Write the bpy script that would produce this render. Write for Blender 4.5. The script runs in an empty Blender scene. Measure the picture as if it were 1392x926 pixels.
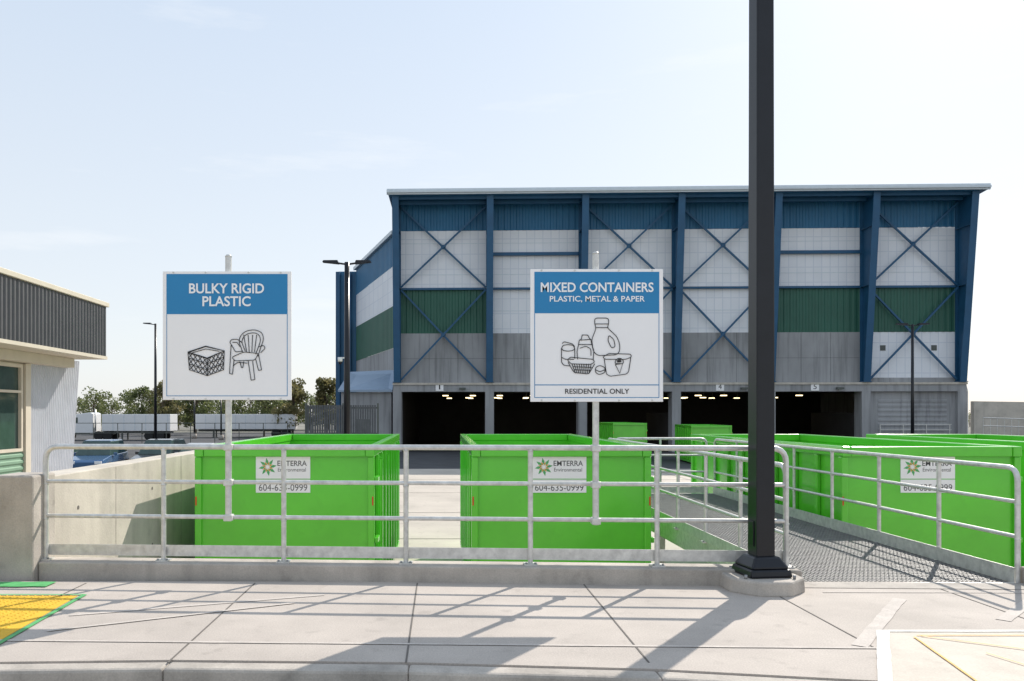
import bpy, bmesh, math, random
from mathutils import Vector, Matrix
random.seed(7)
S=bpy.context.scene
S.view_settings.view_transform='Standard'; S.view_settings.look='None'; S.view_settings.exposure=0
COL=S.collection

# ---------------------------------------------------------------- materials
def mat(name,col,rough=.6,metal=0,nscale=3,var=.12,bump=0,bscale=60,coat=0,streak=None,spec=None,emis=0,fine=0,spots=0,bdist=.01,drips=0):
    m=bpy.data.materials.new(name); m.use_nodes=True
    nt=m.node_tree; N=nt.nodes; L=nt.links
    b=N['Principled BSDF']; b.inputs['Roughness'].default_value=rough; b.inputs['Metallic'].default_value=metal
    if coat: b.inputs['Coat Weight'].default_value=coat; b.inputs['Coat Roughness'].default_value=.08
    if spec is not None: b.inputs['Specular IOR Level'].default_value=spec
    tc=N.new('ShaderNodeTexCoord'); mp=N.new('ShaderNodeMapping'); L.new(tc.outputs['Object'],mp.inputs[0])
    if streak: mp.inputs['Scale'].default_value=streak
    n=N.new('ShaderNodeTexNoise'); n.inputs['Scale'].default_value=nscale; n.inputs['Detail'].default_value=8; n.inputs['Roughness'].default_value=.62
    L.new(mp.outputs[0],n.inputs[0])
    r=N.new('ShaderNodeValToRGB'); r.color_ramp.elements[0].position=.3; r.color_ramp.elements[1].position=.7
    lo=[c*(1-var) for c in col]; hi=[min(1,c*(1+var)) for c in col]
    r.color_ramp.elements[0].color=(*lo,1); r.color_ramp.elements[1].color=(*hi,1)
    L.new(n.outputs[0],r.inputs[0])
    out=r.outputs[0]
    def modulate(out,scale,a,b_,lo_,hi_,detail=3,vec=None):
        n3=N.new('ShaderNodeTexNoise'); n3.inputs['Scale'].default_value=scale; n3.inputs['Detail'].default_value=detail
        L.new(vec or tc.outputs['Object'],n3.inputs[0])
        mr=N.new('ShaderNodeMapRange'); mr.inputs[1].default_value=a; mr.inputs[2].default_value=b_
        mr.inputs[3].default_value=lo_; mr.inputs[4].default_value=hi_
        L.new(n3.outputs[0],mr.inputs[0])
        mx=N.new('ShaderNodeVectorMath'); mx.operation='SCALE'
        L.new(out,mx.inputs[0]); L.new(mr.outputs[0],mx.inputs['Scale']); return mx.outputs[0]
    if fine: out=modulate(out,90,.3,.7,1-fine,1+fine)
    if spots: out=modulate(out,5,.60,.72,1,1-spots,6)
    if drips:
        m2=N.new('ShaderNodeMapping'); m2.inputs['Scale'].default_value=(1,1,.06); L.new(tc.outputs['Object'],m2.inputs[0])
        out=modulate(out,4 if drips>.0 else 1,.48,.70,1,1-drips,5,m2.outputs[0])
    L.new(out,b.inputs['Base Color'])
    if bump:
        n2=N.new('ShaderNodeTexNoise'); n2.inputs['Scale'].default_value=bscale; n2.inputs['Detail'].default_value=4
        L.new(tc.outputs['Object'],n2.inputs[0])
        bp=N.new('ShaderNodeBump'); bp.inputs['Strength'].default_value=bump; bp.inputs['Distance'].default_value=bdist
        L.new(n2.outputs[0],bp.inputs['Height']); L.new(bp.outputs[0],b.inputs['Normal'])
    if emis:
        b.inputs['Emission Color'].default_value=(1,.8,.45,1); b.inputs['Emission Strength'].default_value=emis
    return m
M={}
M['side']=mat('sidewalk_concrete',(.475,.42,.37),.85,nscale=.9,var=.15,bump=.25,bscale=120,fine=.13,spots=.16)
M['conc']=mat('cast_concrete',(.45,.405,.355),.85,nscale=1.6,var=.22,bump=.3,bscale=40,fine=.10,spots=.2,drips=.22)
M['concw']=mat('wall_concrete',(.55,.50,.43),.85,nscale=1.3,var=.16,bump=.3,bscale=40,fine=.06,spots=.1,drips=.12)
M['concf']=mat('facade_concrete',(.345,.345,.35),.85,nscale=.35,var=.2,bump=.2,bscale=8,streak=(1,1,.5),drips=.3)
M['pad']=mat('yard_concrete',(.50,.445,.38),.85,nscale=.4,var=.16,bump=.2,bscale=40,fine=.05,spots=.25)
M['asph']=mat('asphalt',(.06,.06,.063),.9,nscale=.6,var=.25,bump=.5,bscale=100)
M['road']=mat('road_concrete',(.40,.38,.35),.9,nscale=1,var=.2,bump=.4,bscale=100)
M['grnd']=mat('ground',(.18,.17,.14),.95,nscale=.05,var=.35)
M['galv']=mat('galvanised_steel',(.64,.63,.60),.42,.45,nscale=14,var=.2,bump=.08,bscale=30)
M['galvd']=mat('galvanised_grating',(.30,.30,.30),.5,.6,nscale=10,var=.2)
M['green']=mat('green_paint',(.115,.60,.035),.24,0,nscale=1.2,var=.10,coat=.5,bump=.35,bscale=1.6,spots=.06,bdist=.02)
M['greend']=mat('green_paint_inner',(.07,.42,.03),.45,0,nscale=2,var=.25,spots=.3)
M['black']=mat('black_powder_coat',(.008,.009,.013),.33,0,nscale=6,var=.2,spec=.4)
M['white']=mat('white_panel',(.92,.90,.89),.45,0,nscale=2,var=.015)
M['sblue']=mat('sign_blue',(.015,.22,.47),.45,0,nscale=2,var=.03)
M['ink']=mat('ink_black',(.02,.02,.022),.6)
M['inkw']=mat('ink_white',(.9,.9,.9),.6,var=.01)
M['grey']=mat('ink_grey',(.10,.10,.10),.6)
M['red']=mat('red_reflector',(.7,.03,.01),.3)
M['bblue']=mat('building_blue',(.018,.135,.27),.5,0,nscale=.5,var=.12)
M['bsteel']=mat('blue_steel',(.014,.09,.19),.5,0,nscale=1,var=.12)
M['bgreen']=mat('building_green',(.022,.11,.075),.5,0,nscale=.5,var=.12)
M['fascia']=mat('fascia_metal',(.62,.68,.72),.5,.1,var=.05)
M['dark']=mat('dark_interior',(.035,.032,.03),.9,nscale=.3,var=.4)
M['lamp']=mat('lit_lamp',(.9,.8,.5),.5,emis=3.5)
M['corrw']=mat('corrugated_white',(.62,.64,.68),.4,.35,var=.06)
M['corrd']=mat('corrugated_dark',(.12,.12,.125),.5,.4,var=.1)
M['cream']=mat('cream_trim',(.62,.56,.45),.6,var=.06)
M['sage']=mat('sage_corrugated',(.22,.36,.25),.5,.1,var=.08)
M['frame']=mat('window_frame',(.09,.10,.09),.5)
M['glass']=mat('window_glass',(.05,.085,.075),.06,0,var=.2)
M['yel']=mat('yellow_paint',(.74,.44,.025),.7,nscale=5,var=.15,bump=.6,bscale=25,fine=.12,spots=.2)
M['yline']=mat('orange_line',(.66,.38,.06),.7,nscale=9,var=.2)
M['gpaint']=mat('green_tape',(.10,.42,.14),.6,nscale=8,var=.2)
M['chalk']=mat('worn_white_paint',(.72,.70,.65),.8,nscale=6,var=.12,fine=.08,spots=.15)
M['patch']=mat('pale_concrete',(.545,.485,.41),.8,nscale=3,var=.12,fine=.08,spots=.15)
M['groove']=mat('joint_groove',(.15,.135,.12),.95)
M['stain']=mat('pale_mark',(.535,.48,.43),.85,nscale=5,var=.12,fine=.1)
M['bark']=mat('bark',(.11,.08,.055),.9,nscale=4,var=.3)
M['truck']=mat('truck_white',(.78,.78,.78),.35,coat=.4,var=.03)
M['tyre']=mat('tyre',(.02,.02,.02),.85)
M['carb']=mat('car_paint_blue',(.04,.12,.26),.25,.3,coat=.8,var=.03)
M['cark']=mat('car_paint_black',(.02,.02,.025),.25,.2,coat=.8,var=.03)
M['cars']=mat('car_paint_silver',(.4,.41,.43),.3,.5,coat=.8,var=.03)
M['slat']=mat('slat_grey',(.10,.105,.11),.6,nscale=2,var=.3)
M['annex']=mat('pale_blue_roof',(.28,.36,.46),.5,.2,var=.06)

def leafmat(name,c1,c2):
    m=bpy.data.materials.new(name); m.use_nodes=True; nt=m.node_tree; N=nt.nodes; L=nt.links
    b=N['Principled BSDF']; b.inputs['Roughness'].default_value=.7
    tc=N.new('ShaderNodeTexCoord'); n=N.new('ShaderNodeTexNoise'); n.inputs['Scale'].default_value=.9; n.inputs['Detail'].default_value=6
    L.new(tc.outputs['Object'],n.inputs[0]); r=N.new('ShaderNodeValToRGB')
    r.color_ramp.elements[0].position=.35; r.color_ramp.elements[1].position=.65
    r.color_ramp.elements[0].color=(*c1,1); r.color_ramp.elements[1].color=(*c2,1)
    L.new(n.outputs[0],r.inputs[0]); L.new(r.outputs[0],b.inputs['Base Color'])
    t=N.new('ShaderNodeBsdfTranslucent'); L.new(r.outputs[0],t.inputs[0])
    mx=N.new('ShaderNodeMixShader'); mx.inputs[0].default_value=.5
    L.new(b.outputs[0],mx.inputs[1]); L.new(t.outputs[0],mx.inputs[2]); L.new(mx.outputs[0],N['Material Output'].inputs[0])
    return m
M['leaf']=leafmat('foliage',(.10,.13,.045),(.22,.24,.10))
M['leaf2']=leafmat('foliage_dry',(.14,.14,.055),(.30,.26,.12))

def gridmat():
    m=mat('translucent_panel',(.83,.84,.87),.5,0,nscale=.3,var=.05)
    nt=m.node_tree; N=nt.nodes; L=nt.links; b=N['Principled BSDF']
    old=b.inputs['Base Color'].links[0].from_socket
    tc=N.new('ShaderNodeTexCoord'); sx=N.new('ShaderNodeSeparateXYZ'); L.new(tc.outputs['Object'],sx.inputs[0])
    cb=N.new('ShaderNodeCombineXYZ')
    L.new(sx.outputs[0],cb.inputs[0]); L.new(sx.outputs[2],cb.inputs[1])
    br=N.new('ShaderNodeTexBrick'); br.offset=0; br.inputs['Scale'].default_value=1
    br.inputs['Mortar Size'].default_value=.035; br.inputs['Mortar Smooth'].default_value=.3
    br.inputs['Brick Width'].default_value=.62; br.inputs['Row Height'].default_value=1.15
    br.inputs['Color1'].default_value=(1,1,1,1); br.inputs['Color2'].default_value=(.94,.95,.96,1); br.inputs['Mortar'].default_value=(.80,.83,.87,1)
    L.new(cb.outputs[0],br.inputs[0])
    v=N.new('ShaderNodeVectorMath'); v.operation='MULTIPLY'; L.new(old,v.inputs[0]); L.new(br.outputs[0],v.inputs[1])
    L.new(v.outputs[0],b.inputs['Base Color'])
    return m
M['poly']=gridmat()

# ---------------------------------------------------------------- helpers
def empty(name,loc=(0,0,0),rz=0):
    e=bpy.data.objects.new(name,None); COL.objects.link(e); e.location=loc; e.rotation_euler=(0,0,rz); e.empty_display_size=.2
    return e
def mesh(name,vs,fs,m,parent=None,bev=0,smooth=False):
    me=bpy.data.meshes.new(name); me.from_pydata([tuple(v) for v in vs],[],fs); me.update()
    bm=bmesh.new(); bm.from_mesh(me); bmesh.ops.recalc_face_normals(bm,faces=bm.faces); bm.to_mesh(me); bm.free()
    ob=bpy.data.objects.new(name,me); COL.objects.link(ob)
    ms=m if isinstance(m,(list,tuple)) else [m]
    for k in ms: me.materials.append(k)
    if parent: ob.parent=parent
    if bev:
        md=ob.modifiers.new('bevel','BEVEL'); md.width=bev; md.segments=2; md.limit_method='ANGLE'
    if smooth:
        for p in me.polygons: p.use_smooth=True
    return ob
def boxvf(x0,x1,y0,y1,z0,z1,o=0):
    v=[(x0,y0,z0),(x1,y0,z0),(x1,y1,z0),(x0,y1,z0),(x0,y0,z1),(x1,y0,z1),(x1,y1,z1),(x0,y1,z1)]
    f=[(0,3,2,1),(4,5,6,7),(0,1,5,4),(1,2,6,5),(2,3,7,6),(3,0,4,7)]
    return v,[tuple(i+o for i in q) for q in f]
def box(name,x0,x1,y0,y1,z0,z1,m,parent=None,bev=0):
    v,f=boxvf(x0,x1,y0,y1,z0,z1); return mesh(name,v,f,m,parent,bev)
def boxes(name,lst,m,parent=None,bev=0):
    V=[];F=[]
    for b in lst:
        v,f=boxvf(*b,o=len(V)); V+=v; F+=f
    return mesh(name,V,F,m,parent,bev)
def prism(name,pts,z0,z1,m,parent=None,bev=0):
    n=len(pts); v=[(x,y,z0) for x,y in pts]+[(x,y,z1) for x,y in pts]
    f=[tuple(range(n-1,-1,-1)),tuple(range(n,2*n))]+[(i,(i+1)%n,n+(i+1)%n,n+i) for i in range(n)]
    return mesh(name,v,f,m,parent,bev)
def sheet(name,pts,z,m,parent=None):
    return mesh(name,[(x,y,z) for x,y in pts],[tuple(range(len(pts)))],m,parent)
def bar(name,a,b,w,d,m,parent=None,bev=0):
    a=Vector(a);b=Vector(b);t=(b-a).normalized(); up=Vector((0,0,1)) if abs(t.z)<.9 else Vector((0,1,0))
    s=t.cross(up).normalized(); u=s.cross(t).normalized()
    v=[p+s*i*w/2+u*j*d/2 for p in (a,b) for i,j in((-1,-1),(1,-1),(1,1),(-1,1))]
    return mesh(name,v,[(0,1,2,3),(7,6,5,4),(0,4,5,1),(1,5,6,2),(2,6,7,3),(3,7,4,0)],m,parent,bev)
def rounded(pts,r,k=5,closed=False):
    pts=[Vector(p) for p in pts]; out=[]; n=len(pts)
    for i,p in enumerate(pts):
        if not closed and i in(0,n-1): out.append(p); continue
        a=pts[i-1]; b=pts[(i+1)%n]
        ra=min(r,(a-p).length/2); rb=min(r,(b-p).length/2)
        A=p+(a-p).normalized()*ra; B=p+(b-p).normalized()*rb
        for j in range(k+1):
            t=j/k; out.append(A*(1-t)**2+p*2*t*(1-t)+B*t*t)
    return out
def tube(name,pts,r,m,parent=None,closed=False,res=3,multi=False):
    cu=bpy.data.curves.new(name,'CURVE'); cu.dimensions='3D'; cu.bevel_depth=r; cu.bevel_resolution=res; cu.use_fill_caps=True
    for pl in (pts if multi else [pts]):
        sp=cu.splines.new('POLY'); sp.points.add(len(pl)-1)
        for i,p in enumerate(pl): sp.points[i].co=(*p,1)
        sp.use_cyclic_u=closed
        sp.use_smooth=True
    cu.materials.append(m); ob=bpy.data.objects.new(name,cu); COL.objects.link(ob)
    if parent: ob.parent=parent
    return ob
def cyl(name,c,r,h,m,parent=None,r2=None,n=20,axis='z',bev=0):
    r2=r if r2 is None else r2; V=[]
    for z,rr in((0,r),(h,r2)):
        for i in range(n):
            a=2*math.pi*i/n; x,y=math.cos(a)*rr,math.sin(a)*rr
            V.append({'z':(c[0]+x,c[1]+y,c[2]+z),'x':(c[0]+z,c[1]+x,c[2]+y),'y':(c[0]+x,c[1]+z,c[2]+y)}[axis])
    F=[tuple(range(n-1,-1,-1)),tuple(range(n,2*n))]+[(i,(i+1)%n,n+(i+1)%n,n+i) for i in range(n)]
    o=mesh(name,V,F,m,parent,bev)
    for p in o.data.polygons:
        if len(p.vertices)==4: p.use_smooth=True
    return o
def text(body,w,h,loc,m,parent=None,bold=.0,rot=(math.pi/2,0,0)):
    cu=bpy.data.curves.new('text','FONT'); cu.body=body; cu.size=1; cu.align_x='CENTER'; cu.align_y='CENTER'; cu.offset=bold; cu.resolution_u=4
    cu.materials.append(m); ob=bpy.data.objects.new('lettering',cu); COL.objects.link(ob)
    bpy.context.view_layer.update(); d=ob.dimensions.copy()
    ob.scale=(w/max(d.x,.01),h/max(d.y,.01),1); ob.location=loc; ob.rotation_euler=rot
    if parent: ob.parent=parent
    return ob
def corr(name,p0,p1,z0,z1,pitch,amp,m,parent=None,horizontal=False):
    p0=Vector((p0[0],p0[1]));p1=Vector((p1[0],p1[1]));t=(p1-p0);Ln=t.length;t.normalize();nn=Vector((t.y,-t.x))
    V=[];F=[]
    span=(z1-z0) if horizontal else Ln
    n=max(2,int(span/pitch)); prof=[]
    for i in range(n):
        for u,a in((0,0),(.35,0),(.5,1),(.85,1)):
            prof.append(((i+u)/n*span,a*amp))
    prof.append((span,0))
    for s,a in prof:
        if horizontal:
            for q in(p0,p1): V.append((q.x+nn.x*a,q.y+nn.y*a,z0+s))
        else:
            q=p0+t*s+nn*a; V.append((q.x,q.y,z0));V.append((q.x,q.y,z1))
    for i in range(len(prof)-1): F.append((2*i,2*i+2,2*i+3,2*i+1))
    me=bpy.data.meshes.new(name); me.from_pydata(V,[],F); me.materials.append(m)
    ob=bpy.data.objects.new(name,me); COL.objects.link(ob)
    if parent: ob.parent=parent
    return ob

GZ=-1.4
# ---------------------------------------------------------------- ground
sheet('ground',[(-1500,-300),(1500,-300),(1500,3000),(-1500,3000)],GZ-.02,M['grnd'])
sheet('asphalt_yard',[(-70,7),(90,7),(90,125),(-70,125)],GZ-.01,M['asph'])
pad=empty('concrete_yard')
sheet('slab',[(-4,7.4),(24,7.4),(24,43),(-4,43)],GZ,M['pad'],pad)
g=[(-4+i*5.0-.015,-4+i*5.0+.015,8,43,GZ+.001,GZ+.004) for i in range(1,5)]+[(-4,24,y-.015,y+.015,GZ+.005,GZ+.008) for y in(19,24,30,36)]
boxes('joints',g,M['groove'],pad)
box('road',-60,60,-40,4.75,GZ-.1,-.15,M['road'])
# sidewalk slab w/ kerb
sw=empty('sidewalk')
front=[(-60,4.86),(-4,4.84),(-1.7,4.93),(-.2,4.88),(1.3,4.75),(3,4.45),(6,4.0),(60,4.0)]
kin=[(x,y+.16) for x,y in front]
prism('slab',kin+[(60,7.30),(-60,7.62)],GZ-.1,0,M['side'],sw)
for i in range(len(front)-1):
    a,b=front[i],front[i+1]
    prism('kerb',[a,b,(b[0],b[1]+.150),(a[0],a[1]+.150)],GZ-.1,-.006,M['conc'],sw,bev=.02 if i in(1,2,3,4) else 0)
jl=[]
for x in(-6.3,-4.78,-3.24,-1.70,-.22,1.29,2.86,4.4,5.95,7.5):
    jl.append((x-.006,x+.006,4.2 if x>1.3 else 5.03,7.38,.0005,.003))
boxes('joints',jl,M['groove'],sw)
def strip(name,a,b,w,z,m,p=None):
    a=Vector((a[0],a[1],0));b=Vector((b[0],b[1],0));t=(b-a).normalized();s=Vector((-t.y,t.x,0))*w/2
    n=max(2,int((b-a).length/.12)); R=random.Random(int(a.x*100)); V=[];F=[]
    for i in range(n+1):
        q=a.lerp(b,i/n); j=1+R.uniform(-.10,.10); k=1+R.uniform(-.10,.10)
        V+=[(q.x-s.x*j,q.y-s.y*j,z),(q.x+s.x*k,q.y+s.y*k,z)]
    for i in range(n): F.append((2*i,2*i+1,2*i+3,2*i+2))
    return mesh(name,V,F,m,p)
wm=empty('faded_pavement_marking')
strip('mark',(3.82,6.75),(2.78,5.38),.10,.004,M['stain'],wm)
strip('mark',(2.90,5.33),(-3.1,5.52),.035,.005,M['stain'],wm)
strip('mark',(3.3,7.0),(9,6.95),.03,.004,M['stain'],wm)
strip('mark',(-2.85,6.2),(-1.0,6.9),.05,.004,M['stain'],wm)
strip('mark',(-2.8,5.75),(-1.2,6.6),.04,.006,M['stain'],wm)
strip('mark',(5.1,6.9),(4.2,6.05),.1,.004,M['stain'],wm)
rp=empty('painted_ramp_panel')
sheet('panel',[(3.13,5.74),(6,5.74),(6,4.15),(2.45,4.5)],.004,M['patch'],rp)
strip('border',(3.1,5.74),(6,5.74),.05,.008,M['chalk'],rp)
strip('border',(3.13,5.74),(2.47,4.5),.08,.009,M['chalk'],rp)
strip('line',(3.3,5.62),(6,5.62),.014,.010,M['yline'],rp)
strip('line',(3.26,5.58),(3.05,4.5),.014,.011,M['yline'],rp)
strip('line',(3.32,5.6),(4.4,4.9),.014,.012,M['yline'],rp)
strip('line',(3.5,5.2),(3.7,4.5),.010,.013,M['yline'],rp)
tp=empty('yellow_tactile_paving')
sheet('pad',[(-6,6.86),(-3.08,6.86),(-2.98,5.05),(-6,5.05)],.004,M['yel'],tp)
strip('edge',(-3.04,6.9),(-2.95,5.05),.04,.008,M['gpaint'],tp)
strip('edge',(-6,6.89),(-3.05,6.89),.03,.009,M['gpaint'],tp)
strip('edge',(-6,7.28),(-3.52,7.30),.20,.010,M['gpaint'],tp)
dv=[];df=[]
for i in range(48):
    for j in range(36):
        x=-5.9+i*.06; y=5.1+j*.05
        if x>-3.1: continue
        o=len(dv)
        for k in range(6):
            a=k*math.pi/3; dv.append((x+.014*math.cos(a),y+.014*math.sin(a),.0045))
        dv.append((x,y,.011))
        for k in range(6): df.append((o+k,o+(k+1)%6,o+6))
mesh('domes',dv,df,M['yel'],tp)
box('terrace',-40,-4.16,7.63,21,GZ-.1,-.003,M['side'])

# ---------------------------------------------------------------- retaining curb, pier, bay wall
def ry(x): return 7.75-.0578*(x+3.79)
rw=empty('concrete_curb_wall')
prism('curb',[(-3.80,ry(-3.8)-.13),(3.22,ry(3.22)-.13),(3.22,ry(3.22)+.16),(-3.80,ry(-3.8)+.16)],GZ-.1,.15,M['conc'],rw,bev=.015)
prism('pier',[(-4.18,7.55),(-3.803,7.53),(-3.803,7.98),(-4.18,7.98)],GZ-.1,.97,M['conc'],rw,bev=.02)
prism('curb_right',[(5.30,7.12),(12,6.8),(12,7.1),(5.30,7.42)],GZ-.1,.15,M['conc'],rw,bev=.015)
bw=empty('bay_wall')
box('wall',-4.18,-3.86,7.985,21,GZ-.1,.93,M['concw'],bw,bev=.012)
boxes('form_joint',[(-3.862,-3.857,y-.008,y+.008,GZ,.92) for y in(9.6,12.0,14.4,16.8)],M['conc'],bw)
for y in(8.6,10.8,13.2):
    for z in(.55,-.2):
        cyl('tie_hole',(-3.862,y,z),.022,.006,M['groove'],bw,axis='x',n=10)

# ---------------------------------------------------------------- railings
def railing(name,a,b,ztop,zbase,n,mids,toe,r=.026,loop=True):
    e=empty(name); a=Vector(a);b=Vector(b)
    def P(t,z): p=a.lerp(b,t); return (p.x,p.y,z)
    tube('top_rail',rounded([P(0,zbase),P(0,ztop),P(1,ztop),P(1,zbase)],.13),r,M['galv'],e)
    for z in mids: tube('mid_rail',[P(0,z),P(1,z)],r*.78,M['galv'],e)
    for i in range(1,n): tube('post',[P(i/n,zbase),P(i/n,ztop)],r*.92,M['galv'],e)
    d=(b-a).normalized(); s=Vector((-d.y,d.x,0))
    for i in range(n+1):
        p=a.lerp(b,i/n)
        for z in list(mids)+[ztop]:
            if z==ztop and i in(0,n): continue
            cyl('weld_collar',(p.x,p.y,z-r*1.25),r*1.06,r*.45,M['galv'],e,n=14)
        box('base_plate',p.x-.06,p.x+.06,p.y-.06,p.y+.06,zbase-.004,zbase+.012,M['galv'],e)
        for q in(-.042,.042):
            cyl('bolt',(p.x+q,p.y-.042,zbase+.012),.010,.014,M['galvd'],e,n=6)
    if toe:
        o=s*(r+.008)
        bar('toe_plate',(a.x+o.x,a.y+o.y,(toe[0]+toe[1])/2),(b.x+o.x,b.y+o.y,(toe[0]+toe[1])/2),.008,toe[1]-toe[0],M['galv'],e)
    return e
railing('steel_railing',(-3.79,ry(-3.79),0),(3.13,ry(3.13),0),1.232,.152,6,(.90,.57),(.19,.295))
pl=empty('grated_walkway')
PX0,PX1,PY0,PY1=3.27,5.24,7.42,15.6
railing('steel_railing',(3.22,7.56,0),(3.22,PY1,0),1.06,-.02,7,(.74,.42),(.0,.12),r=.024)
railing('steel_railing',(5.27,7.40,0),(5.27,PY1,0),1.05,-.02,7,(.74,.42),(.0,.14),r=.024)
railing('steel_railing',(5.42,7.28,0),(11.5,6.98,0),1.232,.152,5,(.90,.57),(.19,.295))
railing('steel_railing',(3.35,PY1+.1,0),(5.15,PY1+.1,0),1.06,-.02,2,(.74,.42),(.0,.12),r=.024)
bl=[]
x=PX0
while x<PX1: bl.append((x-.003,x+.003,PY0,PY1,-.035,-.003)); x+=.04
y=PY0
while y<PY1: bl.append((PX0,PX1,y-.004,y+.004,-.022,-.001)); y+=.075
boxes('grating_bars',bl,M['galvd'],pl)
boxes('frame',[(PX0-.06,PX0-.01,PY0,PY1,-.25,-.002),(PX1+.01,PX1+.06,PY0,PY1,-.25,-.002),(PX0-.01,PX1+.01,PY0-.06,PY0-.004,-.2,.001),(PX0-.01,PX1+.01,PY1+.004,PY1+.06,-.2,.001)]+
      [(PX0,PX1,yy,yy+.06,-.2,-.04) for yy in(9.2,11.2,13.2)],M['galv'],pl)
boxes('legs',[(xx,xx+.1,yy,yy+.1,GZ,-.25) for xx in(PX0-.05,PX1-.05) for yy in(9,12,15.3)],M['galv'],pl)
mesh('threshold',[(3.2,7.18,.004),(5.3,7.10,.004),(5.3,7.36,.006),(3.2,7.42,.006)],[(0,1,2,3)],M['conc'],pl)

# ---------------------------------------------------------------- containers
def logo(parent,cx,y,cz,r):
    for mt,off,sc in((M['gpaint'],0,1),(M['yline'],.35,.62)):
        V=[];F=[]
        for k in range(8):
            a=k*math.pi/4+off; o=len(V)
            for rr,da in((.25,-.1),(.62,.38),(1.0,.15),(.62,-.12)):
                V.append((cx+r*sc*rr*math.cos(a+da),y-(.001 if off else 0),cz+r*sc*rr*math.sin(a+da)))
            F.append((o,o+1,o+2,o+3))
        mesh('logo_petals',V,F,[mt],parent)
def container(x0,y0,w=2.44,l=6.6,z1=1.10,signs=True,rz=0,zb=None,name='waste_container'):
    zb=GZ+.22 if zb is None else zb
    e=empty(name,(x0,y0,0),rz); G=M['green']; t=.05
    h=z1
    box('end_panel',.06,w-.06,.03,.03+t,zb,h-.13,G,e)
    box('rear_panel',.06,w-.06,l-.03-t,l-.03,zb,h-.13,G,e)
    box('side_panel',.05,.05+t,.06,l-.06,zb,h-.13,G,e)
    box('side_panel',w-.05-t,w-.05,.06,l-.06,zb,h-.13,G,e)
    box('floor',.08,w-.08,.08,l-.08,zb-.02,zb+.04,M['greend'],e)
    box('rim_end',.122,w-.122,-.03,.10,h-.14,h,G,e,bev=.015)
    box('rim_end',.122,w-.122,l-.10,l+.03,h-.14,h,G,e,bev=.015)
    box('rim_side',0,.12,-.04,l+.04,h-.141,h+.002,G,e,bev=.015)
    box('rim_side',w-.12,w,-.04,l+.04,h-.141,h+.002,G,e,bev=.015)
    boxes('corner_posts',[(0,.09,-.02,.085,zb-.02,h-.143),(w-.09,w,-.02,.085,zb-.02,h-.143),(0,.09,l-.085,l+.02,zb-.02,h-.143),(w-.09,w,l-.085,l+.02,zb-.02,h-.143)],G,e,bev=.012)
    ribs=[]
    n=9
    for i in range(1,n):
        yy=l*i/n
        ribs+=[(-.01,.048,yy-.05,yy+.05,zb,h-.145),(w-.048,w+.01,yy-.05,yy+.05,zb,h-.145)]
    boxes('side_ribs',ribs,G,e,bev=.012)
    boxes('bottom_rails',[(-.005,.095,.1,l-.1,zb-.14,zb-.022),(w-.095,w+.005,.1,l-.1,zb-.14,zb-.022),(.10,w-.10,0,.08,zb-.14,zb-.022)],G,e,bev=.01)
    boxes('skids',[(.6,.72,.1,l-.1,GZ+.005,zb-.145),(w-.72,w-.6,.1,l-.1,GZ+.005,zb-.145)],M['greend'],e)
    for yy in(.5,l-.6):
        for xx in(.25,w-.40): cyl('roller',(xx,yy,GZ+.11),.105,.15,M['tyre'],e,axis='x',n=16)
    for zz in(zb+.35,zb+1.0,h-.45):
        box('hinge',w+.0,w+.05,.02,.30,zz-.035,zz+.035,G,e,bev=.008)
    tube('latch_rod',[(w+.045,.42,zb+.1),(w+.045,.42,h-.2)],.02,G,e)
    tube('tarp_hooks',[[(w-.01,yy,h-.2),(w+.05,yy,h-.22),(w+.05,yy,h-.16)] for yy in(1.0,2.2,3.4,4.6,5.6)],.01,G,e,multi=True)
    boxes('reflectors',[(.012,.030,-.024,-.0205,.30,.42),(w-.030,-.012+w,-.024,-.0205,.30,.42)],M['red'],e)
    boxes('weld_seams',[(.09,w-.09,.026,.032,.12,.126),(.09,w-.09,.026,.032,zb+.42,zb+.426)],G,e)
    if signs:
        cx=.35*w+.34
        box('sign_plate',cx-.37,cx+.37,.018,.0295,.66,.98,M['white'],e)
        logo(e,cx-.21,.0165,.82,.125)
        text('EMTERRA',.40,.072,(cx+.12,.0165,.865),M['grey'],e,bold=.012)
        text('Environmental',.38,.052,(cx+.12,.0165,.78),M['grey'],e)
        box('phone_plate',cx-.37,cx+.37,.0175,.0295,.47,.648,M['white'],e)
        text('604-635-0999',.66,.090,(cx+0,.0160,.535),M['grey'],e)
    return e
container(-3.35,11.0)
container(.41,11.0)
container(5.43,11.0)
container(9.25,11.0)
container(10.6,50,w=2.1,l=5,z1=.95,signs=False)
container(14.5,47,w=2.3,l=5,z1=.85,signs=False,rz=-.1)

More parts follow.
